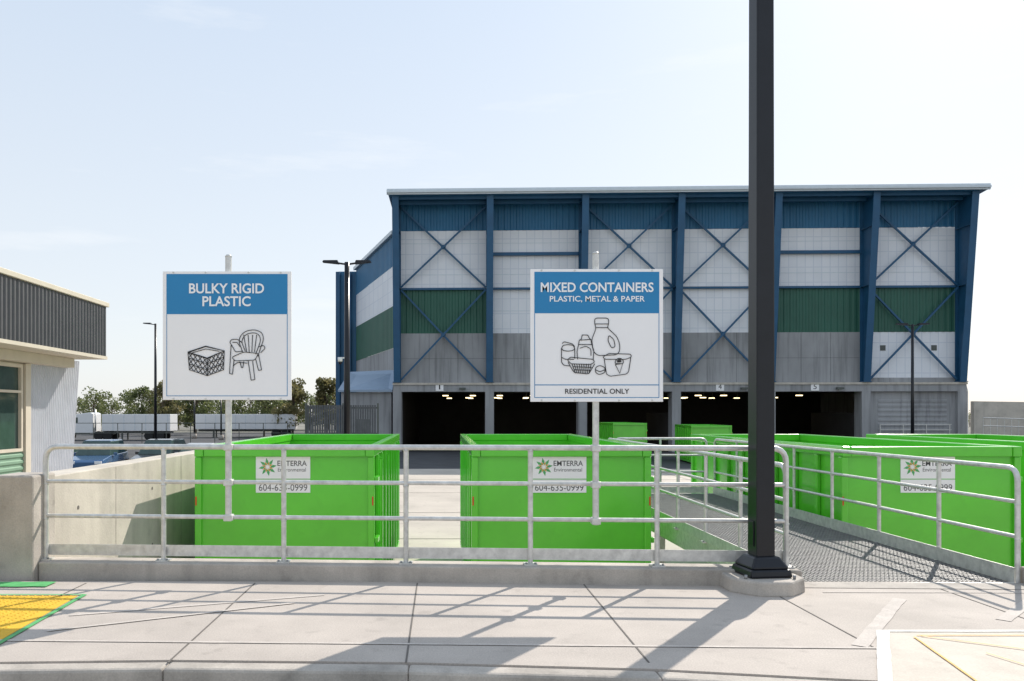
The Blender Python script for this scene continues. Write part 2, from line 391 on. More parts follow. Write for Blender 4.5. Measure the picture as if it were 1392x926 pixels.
# ---------------------------------------------------------------- information signs
def info_sign(cx,d,cz,kind):
    e=empty('information_sign',(cx,d,cz))
    k=1.2/ (173 if kind==1 else 180)
    box('panel',-.6,.6,-.010,.010,-.6,.6,M['white'],e,bev=.003)
    f=-.0115
    def R(n,x0,x1,z0,z1,m,dy=0): return mesh(n,[(x0,f-dy,z0),(x1,f-dy,z0),(x1,f-dy,z1),(x0,f-dy,z1)],[(0,1,2,3)],m,e)
    R('header',-.565,.565,.20 if kind==1 else .20,.575,M['sblue'])
    bt=.006
    R('border',-.565,-.565+bt,-.565,.20,M['sblue']);R('border',.565-bt,.565,-.565,.20,M['sblue']);R('border',-.565+bt,.565-bt,-.565,-.565+bt,M['sblue'])
    tf=f-.003
    ink=[]; fat=[]
    def Lp(ps,closed=False,r=0):
        q=[(px*k,tf,-py*k) for px,py in ps]
        if r: q=rounded(q,r*k,4,closed)
        if closed: q=list(q)+[q[0]]
        ink.append(q)
    if kind==1:
        text('BULKY RIGID',.70,.095,(-.005,tf,.435),M['inkw'],e,bold=.02)
        text('PLASTIC',.45,.095,(-.005,tf,.315),M['inkw'],e,bold=.02)
        C=(311.5,457)
        def T(l): return [(x-C[0],y-C[1]) for x,y in l]
        for off in(0,.9):
            Lp(T([(259,479+off),(283,471+off),(308,477+off),(285,487+off)]),True)
        Lp(T([(259,479),(261,503),(285,511),(307,503),(308,477)])); Lp(T([(285,487),(285,511)]))
        def face(a,b,c,dd,nu,nv,diag=True):
            def q(u,v): return tuple((a[i]*(1-u)+b[i]*u)*(1-v)+(dd[i]*(1-u)+c[i]*u)*v for i in(0,1))
            for j in range(1,nv): Lp(T([q(0,j/nv),q(1,j/nv)]))
            for i in range(nu):
                for j in range(nv):
                    Lp(T([q(i/nu,j/nv),q((i+1)/nu,(j+1)/nv)])); Lp(T([q((i+1)/nu,j/nv),q(i/nu,(j+1)/nv)]))
        face((259,479),(285,487),(285,511),(261,503),4,3)
        face((285,487),(308,477),(307,503),(285,511),4,3)
        Lp(T([(265,480),(283,475),(301,478)]))
        # monobloc armchair, three-quarter view
        Lp(T([(333,480),(327,464),(331,455),(339,450),(350,449),(359,453),(361,462),(357,473),(353,485)]),r=5)
        Lp(T([(336,478),(331,465),(334,458),(340,454),(349,453),(355,456),(357,463),(354,472),(350,482)]),r=4)
        for u,v in((334,338),(340,341.5),(346,345),(351.5,348.5)): Lp(T([(u,456),(v,479)]))
        Lp(T([(332,478),(323,479),(318,470),(315,466),(318,462),(326,462),(331,466)]),r=2)
        Lp(T([(319,466),(325,466),(329,472)]),r=1)
        Lp(T([(355,472),(361,470),(363,474),(357,480)]),r=2)
        Lp(T([(318,486),(334,479),(354,481),(349,490),(322,491)]),True,r=3)
        for a,b in(((317,470),(315,508)),((321,490),(319,509)),((340,491),(344,517)),((346,491),(349,516)),((354,482),(358,503)),((350,488),(354,504)),((334,492),(333,500)),((329,492),(331,500))):
            Lp(T([a,b]))
        Lp(T([(315,508),(319,509)]));Lp(T([(344,517),(349,516)]));Lp(T([(354,504),(358,503)]));Lp(T([(331,500),(333,500)]));Lp(T([(320,498),(325,493),(339,494)]),r=3)
    else:
        text('MIXED CONTAINERS',1.02,.088,(0,tf,.43),M['inkw'],e,bold=.02)
        text('PLASTIC, METAL & PAPER',.86,.060,(0,tf,.328),M['inkw'],e,bold=.015)
        R('rule',-.559,.559,-.452,-.444,M['sblue'])
        text('RESIDENTIAL ONLY',.58,.046,(0,tf,-.508),M['ink'],e,bold=.01)
        C=(811,456.5)
        def T(l): return [(x-C[0],y-C[1]) for x,y in l]
        Lp(T([(808,433),(827,433),(827,441),(825,446),(838,458),(842,468),(842,478),(838,483),(812,484),(806,478),(804,462),(810,447),(808,441)]),True,r=4)
        Lp(T([(808,441),(827,441)])); Lp(T([(809,446),(826,446)])); Lp(T([(827,456),(834,462),(836,472),(831,474),(826,464)]),True,r=3)
        Lp(T([(791,456),(799,456),(801,461),(803,462),(804,469),(807,477),(806,490)]),r=2); Lp(T([(791,456),(790,462),(787,463),(786,470),(784,478),(785,489)]),r=2)
        Lp(T([(787,463),(803,462)])); Lp(T([(786,469),(804,469)]));Lp(T([(788,474),(796,471),(803,475),(803,484)]),r=3)
        Lp(T([(763,474),(765,470),(772,469),(779,470),(781,474),(779,477),(772,478),(765,477)]),True,r=2)
        Lp(T([(763,474),(763,493),(766,497),(774,498)]),r=2);Lp(T([(781,474),(781,488)]));Lp(T([(763,486),(768,489),(780,489)]),r=2)
        Lp(T([(764,468),(766,465),(778,468),(781,472)]),r=2)
        Lp(T([(771,490),(775,486),(806,489),(808,493),(802,496),(776,495)]),True,r=2); Lp(T([(772,493),(780,507),(800,509),(808,495)]),r=3)
        for i in range(9): Lp(T([(777+i*3.3,495),(782+i*2.3,508)]))
        for y in(499,503): Lp(T([(776+(y-495)*.5,y),(806-(y-495)*.5,y+1)]))
        Lp(T([(809,500),(815,497),(822,500),(822,507),(814,510),(809,507)]),True,r=3); Lp(T([(809,503),(815,506),(822,503)]),r=2)
        Lp(T([(819,486),(827,481),(857,482),(858,486),(850,489),(822,489)]),True,r=2); Lp(T([(821,489),(824,509),(829,512),(851,509),(854,506),(857,487)]),r=2)
        Lp(T([(836,496),(846,495),(842,508)]),True)
        Lp(T([(835,495),(837,489),(842,487),(847,490),(847,495)]),True,r=3)
        fat.append([( (841-C[0])*k,tf,-(490-C[1])*k),((841.3-C[0])*k,tf,-(493-C[1])*k)])
    tube('line_art',ink,.0034,M['ink'],e,multi=True,res=1)
    if fat: tube('line_art_fill',fat,.020,M['ink'],e,multi=True,res=1)
    for x in(-.5,-.2,.2,.5):
        for z in(-.589,.589):
            cyl('bolt',(x,-.016,z),.009,.006,M['galv'],e,axis='y',n=8)
    top=.745
    tube('pole',[(0,.042,-1.72+ (0)),(0,.042,top)],.030,M['galv'],e,res=5)
    cyl('pole_cap',(0,.042,top),.033,.02,M['galv'],e,r2=.020)
    for z in(-.4,.4): box('clamp',-.05,.05,.010,.082,z-.02,z+.02,M['galv'],e,bev=.004)
    for z in(1.232-cz,.90-cz,.57-cz): box('rail_clamp',-.04,.04,.0,.10,z-.03,z+.03,M['galv'],e,bev=.008)
    return e
info_sign(-2.0,7.56,2.275,1)
info_sign(1.406,7.33,2.255,2)

# ---------------------------------------------------------------- foreground lamp pole
lp=empty('light_pole',(2.83,7.16,0))
def frust(name,r0,r1,z0,z1,m,n=4,rot=0,parent=lp,bev=.01):
    V=[(r*math.cos(2*math.pi*i/n+rot),r*math.sin(2*math.pi*i/n+rot),z) for r,z in((r0,z0),(r1,z1)) for i in range(n)]
    F=[tuple(range(n-1,-1,-1)),tuple(range(n,2*n))]+[(i,(i+1)%n,n+(i+1)%n,n+i) for i in range(n)]
    return mesh(name,V,F,m,parent,bev)
q=math.pi/4
frust('concrete_base',.36,.35,-.01,.125,M['conc'],8,math.pi/8,bev=.02)
frust('base_cover',.275,.255,.126,.20,M['black'],4,q+.12,bev=.02)
frust('base_cover_top',.25,.16,.201,.30,M['black'],4,q+.12,bev=.02)
frust('shaft',.121,.104,.28,9.0,M['black'],4,q+.12,bev=.012)
hc=box('handhole_cover',-.035,.035,-.094,-.086,.38,.60,M['black'],lp,bev=.003); hc.rotation_euler=(0,0,.12-math.pi/2)
bar('arm',(-.1,0,8.9),(1.0,0,9.0),.06,.06,M['black'],lp); box('luminaire',.9,1.5,-.16,.16,8.95,9.03,M['black'],lp,bev=.02)
for a in(.7,2.3,3.9,5.5): cyl('anchor_bolt',(.29*math.cos(a),.29*math.sin(a),.125),.014,.035,M['galvd'],lp,n=6)

def street_lamp(x,y,top,heads,r=.06,name='street_lamp',dome=None,base=GZ):
    e=empty(name,(x,y,0))
    cyl('pole',(0,0,base),r*1.15,top-base,M['black'],e,r2=r*.8,n=14)
    cyl('footing',(0,0,base),.28,.55,M['conc'],e)
    for s in heads:
        bar('arm',(0,0,top-.08),(s*.35,0,top-.03),.06,.06,M['black'],e)
        mesh('luminaire',[(s*.3,-.16,top-.06),(s*.3,.16,top-.06),(s*.9,.14,top-.0),(s*.9,-.14,top-.0),(s*.34,-.14,top+.06),(s*.34,.14,top+.06),(s*.86,.12,top+.06),(s*.86,-.12,top+.06)],
             [(0,1,2,3),(7,6,5,4),(0,4,5,1),(1,5,6,2),(2,6,7,3),(3,7,4,0)],M['black'],e)
    if dome:
        bar('bracket',(0,0,dome),(-.22,-.1,dome),.05,.05,M['truck'],e)
        cyl('camera_body',(-.24,-.1,dome-.14),.09,.16,M['truck'],e)
        cyl('camera_dome',(-.24,-.1,dome-.24),.04,.10,M['black'],e,r2=.08)
    return e
street_lamp(-3.5,30,7.15,(-1,1),r=.115,dome=3.6)
street_lamp(-21.2,60,8.2,(-1,),r=.10)
street_lamp(26.2,45,6.5,(-1,1),r=.085)
street_lamp(-29,95,3.6,(),r=.09,name='bollard_post'); street_lamp(-24.5,90,3.4,(),r=.09,name='bollard_post')
cl=empty('curved_street_lamp',(78,120,0))
tube('pole',[(0,0,GZ),(0,0,4.8),(-.2,0,5.7),(-.8,0,6.1),(-1.6,0,6.0)],.10,M['galv'],cl)
box('luminaire',-2.3,-1.5,-.15,.15,5.9,6.05,M['galv'],cl,bev=.03)

# ---------------------------------------------------------------- main building
B=empty('transfer_station_building',(-3.38,62,0),math.radians(-1.9))
Bay=7.06; NB=6; Wt=Bay*NB
Z1,Z2,Z3,Z4,Z5,Z6=3.2,3.9,7.7,11.1,15.6,17.75
wy=.45
for i in range(NB):
    a=i*Bay+.28; b=(i+1)*Bay-.28
    green=i in(0,4,5)
    corr('blue_cladding',(a-.28,wy),(b+.28,wy),Z5,Z6,.45,.05,M['bblue'],B)
    box('translucent_upper',a-.28,b+.279,wy,wy+.1,Z4,Z5-.002,M['poly'],B)
    if green: corr('green_cladding',(a-.28,wy),(b+.28,wy),Z3,Z4-.002,.45,.05,M['bgreen'],B)
    else: box('translucent_mid',a-.28,b+.279,wy,wy+.1,Z3,Z4-.003,M['poly'],B)
    if i==5:
        box('translucent_low',a-.28,b+.28,wy,wy+.1,Z2+.35,Z3-.002,M['poly'],B)
        box('concrete_low',a-.28,b+.28,wy-.05,wy+.3,Z2,Z2+.348,M['concf'],B)
        boxes('vent',[(a+1.0,a+1.4,wy-.03,wy-.001,6.3,6.7),(b-1.7,b-1.3,wy-.03,wy-.001,6.3,6.7)],M['frame'],B)
    else:
        box('concrete_band',a-.28,b+.279,wy-.05,wy+.3,Z2,Z3-.001,M['concf'],B)
        boxes('panel_joint',[(a+(b-a)*u-.012,a+(b-a)*u+.012,wy-.056,wy-.051,Z2+.02,Z3-.02) for u in(.33,.67)]+[(a,b,wy-.058,wy-.052,5.75,5.77)],M['slat'],B)
    if i in(1,4): bar('girt',(a,wy-.18,13.75),(b,wy-.18,13.75),.2,.24,M['bsteel'],B)
    bar('girt_mid',(a,wy-.18,Z4),(b,wy-.18,Z4),.18,.16,M['bsteel'],B)
    bar('girt_top',(a,-.6,Z6-.25),(b,-.6,Z6-.25),.16,.28,M['bsteel'],B)
    boxes('sheet_rails',[(a,b,wy-.02,wy-.002,z,z+.04) for z in(12.2,14.6)]+([] if green else [(a,b,wy-.02,wy-.002,z,z+.04) for z in(9.4,)]),M['fascia'],B)
    if i in(0,2,3,5):
        t=.13
        for zl,zh in((Z4,Z6-.3),(Z2+.1,Z4)):
            bar('brace',(a,-.02,zl+.1),(b,-.02,zh-.1),t,t,M['bsteel'],B)
            bar('brace',(a,.14,zh-.1),(b,.14,zl+.1),t,t,M['bsteel'],B)
            box('gusset_plate',(a+b)/2-.18,(a+b)/2+.18,.05,.065,(zl+zh)/2-.18,(zl+zh)/2+.18,M['bsteel'],B)
box('lintel',-.3,Wt+.3,-.1,wy+.4,Z1,Z2-.002,M['concf'],B)
box('ledge',-.35,Wt+.35,-.18,-.102,Z2-.18,Z2-.02,M['concw'],B)
for i in range(NB+1):
    x=i*Bay; w=.33
    box('pier',x-w,x+w,-.1,1.1,GZ,Z1-.002,M['concf'],B)
    def colpart(nm,xx0,xx1,f0,b0,f1,b1):
        V=[(xx0,f0,Z2),(xx1,f0,Z2),(xx1,b0,Z2),(xx0,b0,Z2),(xx0,f1,Z6),(xx1,f1,Z6),(xx1,b1,Z6),(xx0,b1,Z6)]
        return mesh(nm,V,[(0,3,2,1),(4,5,6,7),(0,1,5,4),(1,2,6,5),(2,3,7,6),(3,0,4,7)],M['bsteel'],B)
    colpart('column_front_flange',x-.25,x+.25,-.25,-.17,-1.75,-1.67)
    colpart('column_web',x-.04,x+.04,-.168,.338,-1.668,.338)
    colpart('column_back_flange',x-.25,x+.25,.34,.42,.34,.42)
    boxes('base_cap',[(x-.32,x+.32,-.3,.42,Z2,Z2+.06)],M['bsteel'],B)
    for zz in(Z4,Z5-.2):
        f=-.25-1.5*(zz-Z2)/(Z6-Z2)
        box('stiffener',x-.24,x+.24,f+.09,.33,zz-.03,zz+.03,M['bsteel'],B)
V=[(-.5,-2.0,Z6+.02),(Wt+.7,-2.0,Z6+.02),(Wt+.7,34,15.2),(-.5,34,15.2),(-.5,-2.0,Z6+.36),(Wt+.7,-2.0,Z6+.36),(Wt+.7,34,15.55),(-.5,34,15.55)]
mesh('roof',V,[(0,3,2,1),(4,5,6,7),(0,1,5,4),(1,2,6,5),(2,3,7,6),(3,0,4,7)],M['bblue'],B)
box('fascia',-.6,Wt+.8,-2.12,-2.003,Z6+.0,Z6+.42,M['fascia'],B)
box('gutter',-.6,Wt+.8,-2.24,-2.122,Z6+.10,Z6+.30,M['fascia'],B,bev=.03)
boxes('soffit_purlins',[(-.3,Wt+.3,y,y+.14,Z6-.22,Z6-.01) for y in(-1.5,.0)],M['bsteel'],B)
box('right_wall',Wt-.1,Wt+.2,.5,34,GZ,15.1,M['concf'],B)
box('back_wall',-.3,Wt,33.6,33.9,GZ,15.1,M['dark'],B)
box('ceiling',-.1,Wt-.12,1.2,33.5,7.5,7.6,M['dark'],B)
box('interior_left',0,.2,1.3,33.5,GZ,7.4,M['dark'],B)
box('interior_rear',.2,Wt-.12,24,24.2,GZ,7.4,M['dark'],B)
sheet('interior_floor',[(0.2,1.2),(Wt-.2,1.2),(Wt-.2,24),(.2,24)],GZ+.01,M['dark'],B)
lam=[]
rr=random.Random(3)
for i in range(5):
    for j,(yy,zz) in enumerate(((8.5,3.05),(13,2.95),(18,3.0))):
        for s in range(3):
            if rr.random()<.25: continue
            x=i*Bay+.7+s*2.1+rr.random()*1.1
            lam.append((x,x+.5,yy,yy+.25,zz,zz+.08))
boxes('ceiling_lights',lam,M['lamp'],B)
boxes('light_hangers',[(l[0]+.3,l[0]+.33,l[2]+.1,l[2]+.13,l[5]+.002,7.45) for l in lam],M['frame'],B)
boxes('interior_beams',[(0.2,Wt-.2,y,y+.2,3.5,4.1) for y in(6,11,16)],M['slat'],B)
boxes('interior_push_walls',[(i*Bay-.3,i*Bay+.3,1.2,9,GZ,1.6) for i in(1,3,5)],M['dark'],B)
for i,n in((0,'1'),(3,'4'),(4,'5')):
    x=(i+.46)*Bay
    box('bay_number_plate',x-.3,x+.3,-.14,-.105,Z1+.05,Z1+.62,M['white'],B)
    text(n,.10 if n=='1' else .24,.38,(x,-.146,Z1+.34),M['ink'],B)
    boxes('floodlight',[(x+1.5,x+2.0,-.5,-.2,Z1+.15,Z1+.3),(x+1.72,x+1.78,-.2,-.1,Z1+.2,Z1+.26)],M['frame'],B)
box('closed_bay_wall',5*Bay+.33,6*Bay-.33,.2,.6,GZ,Z1-.003,M['concf'],B)
corr('overhead_door',(5*Bay+1.0,.19),(6*Bay-1.0,.19),GZ,2.6,.35,.03,M['concf'],B,horizontal=True)
boxes('door_rail',[(5*Bay+.9,6*Bay-.9,-.3,-.25,z,z+.05) for z in(.3,.7)]+[(5*Bay+.9+i*1.7,5*Bay+.95+i*1.7,-.3,-.25,GZ,.75) for i in range(4)],M['galv'],B)
A=Vector((-.45,2.8));C=Vector((-5.8,19))
def seg(nm,z0,z1,m,cor=False,bz=None):
    if cor: corr(nm,(C.x,C.y),(A.x,A.y),z0,z1,.5,.05,m,B)
    else:
        mesh(nm,[(A.x,A.y,z0),(C.x,C.y,z0),(C.x,C.y,z1),(A.x,A.y,z1),(A.x+.3,A.y+.1,z0),(C.x+.3,C.y+.1,z0),(C.x+.3,C.y+.1,z1),(A.x+.3,A.y+.1,z1)],
         [(0,1,2,3),(7,6,5,4),(0,4,5,1),(1,5,6,2),(2,6,7,3),(3,7,4,0)],m,B)
seg('side_blue',13.4,15.9,M['bblue'],True); seg('side_translucent',10.2,13.398,M['poly']); seg('side_green',6.8,10.198,M['bgreen'],True); seg('side_concrete',GZ,6.798,M['concf'])
mesh('side_roof_edge',[(A.x-.3,A.y,15.9),(C.x-.3,C.y,15.9),(C.x+.6,C.y,15.9),(A.x+.6,A.y,15.9),(A.x-.3,A.y,16.2),(C.x-.3,C.y,16.2),(C.x+.6,C.y,16.2),(A.x+.6,A.y,16.2)],
     [(0,1,2,3),(7,6,5,4),(0,4,5,1),(1,5,6,2),(2,6,7,3),(3,7,4,0)],M['fascia'],B)
box('left_return',-.3,0,.5,2.9,GZ,15.9,M['bblue'],B)
box('rear_wing',-7.6,-5.5,19.1,26,GZ,15.8,M['bblue'],B)
for x in(-7.6,-6.5): box('wing_column',x-.2,x+.2,18.6,19.05,GZ,15.7,M['bsteel'],B)
mesh('annex_roof',[(-4.6,.2,3.2),(-.4,.2,3.2),(-.4,3.2,4.9),(-4.6,6.2,4.9),(-4.6,.2,3.35),(-.4,.2,3.35),(-.4,3.2,5.05),(-4.6,6.2,5.05)],
     [(0,1,2,3),(7,6,5,4),(0,4,5,1),(1,5,6,2),(2,6,7,3),(3,7,4,0)],M['annex'],B)
box('annex_wall',-4.4,-.5,.5,3,GZ,3.18,M['concf'],B)
box('annex_door',-3.2,-2.2,.44,.497,GZ,1.1,M['frame'],B)

sf=empty('slatted_fence')
boxes('slats',[(-7.3+i*.13,-7.3+i*.13+.10,44,44.03,GZ+.1,2.0) for i in range(29)],M['slat'],sf)
boxes('rails',[(-7.35,-3.4,44.035,44.1,z,z+.1) for z in(-1.1,.4,1.8)]+[(-7.42,-7.32,43.98,44.1,GZ,2.1),(-5.4,-5.3,44.035,44.15,GZ,2.1),(-3.5,-3.4,43.98,44.03,GZ,2.1)],M['frame'],sf)
lf=empty('chain_link_fence')
lfp=[(-44+i*2.4,80) for i in range(17)]
tube('posts',[[(x,y,GZ),(x,y,.6)] for x,y in lfp],.04,M['frame'],lf,multi=True,res=0)
tube('rails',[[(-44,80,.58),(-5.6,80,.58)],[(-44,80,-.4),(-5.6,80,-.4)]],.03,M['frame'],lf,multi=True,res=0)

# ---------------------------------------------------------------- left office building
O=empty('office_building')
X=-7.5; SX=-8.3
FY0,FY1=9.0,18.05
zt,zb2=4.0,2.80
corr('fascia_cladding',(X,FY0),(X,FY1),zb2+.02,zt-.08,.14,.03,M['corrd'],O)
box('fascia_core',X-.3,X-.004,FY0,FY1-.01,zb2+.02,zt-.08,M['corrd'],O)
corr('fascia_end',(X,FY1),(X-6,FY1),zb2+.02,zt-.08,.14,.03,M['corrd'],O)
box('fascia_cap',X-6,X+.07,FY0,FY1+.07,zt-.078,zt+.02,M['cream'],O,bev=.01)
box('soffit',X-5.9,X+.04,FY0,FY1+.03,zb2-.05,zb2+.018,M['cream'],O)
box('soffit_beam',SX-.05,SX+.25,FY0,FY1-.3,zb2-.25,zb2-.055,M['cream'],O)
box('wall_core',SX-5,SX-.1,FY0,18.3,0,zb2-.06,M['cream'],O)
box('post',SX-.05,SX+.06,16.05,16.25,0,zb2-.26,M['cream'],O)
WY0,WY1,wz0,wz1=11.0,16.0,.86,2.45
box('glass',SX-.06,SX-.04,WY0,WY1,wz0,wz1,M['glass'],O)
fr=[(SX-.038,SX+.03,WY0,WY1,wz0-.06,wz0),(SX-.038,SX+.03,WY0,WY1,wz1,wz1+.07),(SX-.038,SX+.025,WY0,WY1,1.95,2.0)]
fr+=[(SX-.037,SX+.028,y,y+.06,wz0,wz1) for y in(11.0,12.2,13.4,14.6,15.94)]
boxes('window_frame',fr,M['cream'],O)
box('wall_upper',SX-.09,SX-.0,FY0,16.04,wz1+.075,zb2-.255,M['cream'],O)
box('wall_lower_core',SX-.09,SX-.01,FY0,16.04,0,wz0-.065,M['sage'],O)
corr('sage_cladding',(SX,FY0),(SX,16.04),0,wz0-.1,.12,.025,M['sage'],O,horizontal=True)
n=26; V=[];F=[]
for i in range(n+1):
    for u,am in((0,0),(.35,0),(.5,1),(.85,1)):
        t=(i+u)/n
        if t>1: continue
        yb=16.26+t*1.85; yt=16.26+t*2.25
        V+=[(SX+.0+am*.03,yb,0),(SX+am*.03,yt,zb2-.06)]
for i in range(len(V)//2-1): F.append((2*i,2*i+2,2*i+3,2*i+1))
mesh('wing_cladding',V,F,M['corrw'],O)
mesh('wing_core',[(SX-.06,16.26,0),(SX-.01,16.26,0),(SX-.01,18.1,0),(SX-.06,18.1,0),(SX-.06,16.26,zb2-.06),(SX-.01,16.26,zb2-.06),(SX-.01,18.48,zb2-.06),(SX-.06,18.48,zb2-.06)],
     [(0,3,2,1),(4,5,6,7),(0,1,5,4),(1,2,6,5),(2,3,7,6),(3,0,4,7)],M['corrw'],O)

# ---------------------------------------------------------------- vehicles
def loft(name,secs,m,parent,bev=0):
    V=[];k=None
    for y,pr in secs:
        ring=[(w,y,z) for w,z in pr]+[(-w,y,z) for w,z in reversed(pr)]
        k=len(ring); V+=ring
    F=[tuple(range(k-1,-1,-1)),tuple(range(len(V)-k,len(V)))]
    for s in range(len(secs)-1):
        for i in range(k): F.append((s*k+i,s*k+(i+1)%k,(s+1)*k+(i+1)%k,(s+1)*k+i))
    return mesh(name,V,F,m,parent,bev,smooth=False)
def wheels(e,ys,xw,r,w=.22):
    for y in ys:
        for s in(-1,1):
            cyl('wheel',(s*xw-w/2,y,r),r,w,M['tyre'],e,axis='x',n=20,bev=.02)
            cyl('hub',(s*(xw+w/2)-.01,y,r),r*.55,.02,M['galv'],e,axis='x',n=12)
def car(x,y,rz,paint,suv=False):
    e=empty('parked_car',(x,y,GZ),rz); h=1.62 if suv else 1.45
    lo=.28
    loft('body',[(-2.2,[(.70,lo+.1),(.78,.5),(.70,.66)]),(-2.05,[(.84,lo),(.88,.55),(.80,.76)]),(-1.0,[(.88,lo-.03),(.91,.6),(.86,.92)]),(.9,[(.88,lo-.03),(.91,.62),(.86,.96)]),(1.9,[(.86,lo),(.89,.62),(.82,.98)]),(2.2,[(.76,lo+.08),(.80,.6),(.74,.86)])],paint,e,bev=.03)
    loft('cabin',[(-1.05,[(.83,.90),(.80,.95)]),(-.25,[(.82,.90),(.64,h-.03)]),(.9,[(.82,.90),(.64,h-.02)]),(1.85,[(.80,.90),(.74,.99)])] if not suv else
        [(-1.0,[(.83,.90),(.80,.95)]),(-.35,[(.82,.90),(.66,h-.03)]),(1.6,[(.82,.90),(.66,h-.03)]),(2.0,[(.80,.90),(.76,.99)])],M['glass'],e,bev=.02)
    ye=.95 if not suv else 1.62
    loft('roof',[(-.30,[(.65,h-.05),(.60,h)]),(.2,[(.67,h-.05),(.62,h+.03)]),(ye,[(.65,h-.05),(.60,h)])],paint,e,bev=.015)
    wheels(e,(-1.35,1.35),.80,.32)
    boxes('headlamps',[(-.76,-.45,-2.215,-2.10,.58,.70),(.45,.76,-2.215,-2.10,.58,.70)],M['inkw'],e)
    boxes('mirrors',[(-1.04,-.88,-.75,-.62,.92,1.05),(.88,1.04,-.75,-.62,.92,1.05)],paint,e,bev=.02)
    return e
car(-16.9,40,.1,M['carb'],True); car(-14.2,41,0,M['cark'],True); car(-11.9,40,-.05,M['cars']); car(-19.6,40.5,0,M['cark'])
def trailer(x,y,rz,L=12):
    e=empty('box_trailer',(x,y,GZ),rz)
    box('box',-L/2,L/2,-1.25,1.25,1.0,2.85,M['truck'],e,bev=.04)
    boxes('side_posts',[(-L/2+i*1.2,-L/2+i*1.2+.05,-1.275,-1.251,1.05,2.8) for i in range(1,10) if i*1.2<L-.3],M['fascia'],e)
    boxes('chassis',[(-L/2+.2,L/2-.2,-.5,.5,.75,.99)],M['frame'],e)
    for xx in(L/2-1.2,L/2-2.4):
        for s in(-1.2,.95): cyl('wheel',(xx,s,.48),.48,.25,M['tyre'],e,axis='y',n=18)
    boxes('landing_gear',[(-L/2+2,-L/2+2.15,-.9,-.75,0,1),(-L/2+2,-L/2+2.15,.75,.9,0,1)],M['frame'],e)
    return e
trailer(-33.5,90,0,7.5); trailer(-24,100,.05,12)
tr=empty('semi_truck',(-39.6,90,GZ))
boxes('chassis',[(-2.6,3.2,-.45,.45,.6,.9)],M['frame'],tr)
Vc=[(-2.9,.7),(-2.95,1.45),(-1.7,1.75),(-1.25,2.75),(1.0,3.05),(1.3,2.9),(1.3,.7)]
V=[(x,-1.1,z) for x,z in Vc]+[(x,1.1,z) for x,z in Vc]; n=len(Vc)
mesh('cab',V,[tuple(range(n)),tuple(range(2*n-1,n-1,-1))]+[(i,(i+1)%n,n+(i+1)%n,n+i) for i in range(n)],M['truck'],tr,bev=.05)
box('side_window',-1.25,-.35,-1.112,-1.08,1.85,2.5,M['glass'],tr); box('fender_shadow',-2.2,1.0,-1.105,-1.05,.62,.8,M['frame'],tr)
for xx in(-2.0,1.9,2.9):
    for s in(-1.15,.85): cyl('wheel',(xx,s,.5),.5,.3,M['tyre'],tr,axis='y',n=18)
cyl('exhaust',(1.5,-.9,1.0),.09,2.4,M['galv'],tr)

# ---------------------------------------------------------------- right retaining ramp & fence
rr_=empty('retaining_wall')
mesh('wall',[(39.5,60,GZ),(75,52,GZ),(75,52,1.7),(39.5,60,2.45),(39.5,60.4,GZ),(75,52.4,GZ),(75,52.4,1.7),(39.5,60.4,2.45)],
     [(0,1,2,3),(7,6,5,4),(0,4,5,1),(1,5,6,2),(2,6,7,3),(3,7,4,0)],M['concw'],rr_)
ft=empty('steel_fence')
V0=Vector((37.5,56,0));V1=Vector((62,49,0))
pk=[[ (V0.lerp(V1,i/60).x,V0.lerp(V1,i/60).y,GZ),(V0.lerp(V1,i/60).x,V0.lerp(V1,i/60).y,1.2-.9*i/60)] for i in range(61)]
tube('pickets',pk,.025,M['galv'],ft,multi=True,res=0)
tube('rails',[[(V0.x,V0.y,1.25),(V1.x,V1.y,.35)],[(V0.x,V0.y,.7),(V1.x,V1.y,-.2)]],.04,M['galv'],ft,multi=True,res=1)

# ---------------------------------------------------------------- trees
def leafcloud(V,F,c,rad,n,size,R):
    for _ in range(n):
        while True:
            p=Vector((R.uniform(-1,1),R.uniform(-1,1),R.uniform(-1,1)))
            if p.length<=1: break
        p=Vector((p.x*rad,p.y*rad,p.z*rad*.85))+c
        a=Vector((R.gauss(0,1),R.gauss(0,1),R.gauss(0,1))).normalized(); b=a.orthogonal().normalized(); cc=a.cross(b)
        s=size*R.uniform(.5,1.2); o=len(V)
        V+= [p-b*s-cc*s*.5,p+b*s*.2-cc*s,p+b*s+cc*s*.4,p-b*s*.3+cc*s]
        F.append((o,o+1,o+2,o+3))
def tree_geo(V,F,MI,x,y,h,w,seed,leaves=900,nc=26,ls=.02):
    R=random.Random(seed)
    def limb(a,b,r0,r1,n=6):
        a=Vector(a);b=Vector(b);t=(b-a).normalized();s=t.orthogonal().normalized();u=t.cross(s);o=len(V)
        for p,r in((a,r0),(b,r1)):
            for i in range(n):
                an=2*math.pi*i/n; V.append(p+s*math.cos(an)*r+u*math.sin(an)*r)
        for i in range(n): F.append((o+i,o+(i+1)%n,o+n+(i+1)%n,o+n+i)); MI.append(0)
    base=Vector((x,y,GZ)); top=Vector((x+R.uniform(-.3,.3),y,GZ+h*.8))
    limb(base,base.lerp(top,.5),h*.022,h*.015); limb(base.lerp(top,.5),top,h*.015,h*.004)
    for i in range(nc):
        f=R.uniform(.18,.98); st=base.lerp(top,f*.8)
        prof=math.sin(min(1,(1.15-f)*1.5)*math.pi/2)
        an=R.uniform(0,6.28); rad=w*.5*prof*R.uniform(.2,1)
        end=Vector((x+math.cos(an)*rad,y+math.sin(an)*rad,GZ+h*(f*.9+.06)))
        limb(st,end,h*.008,h*.002,4)
        n0=len(F); leafcloud(V,F,end,w*.17*R.uniform(.7,1.3),leaves//nc,h*ls,R); MI+= [1]*(len(F)-n0)
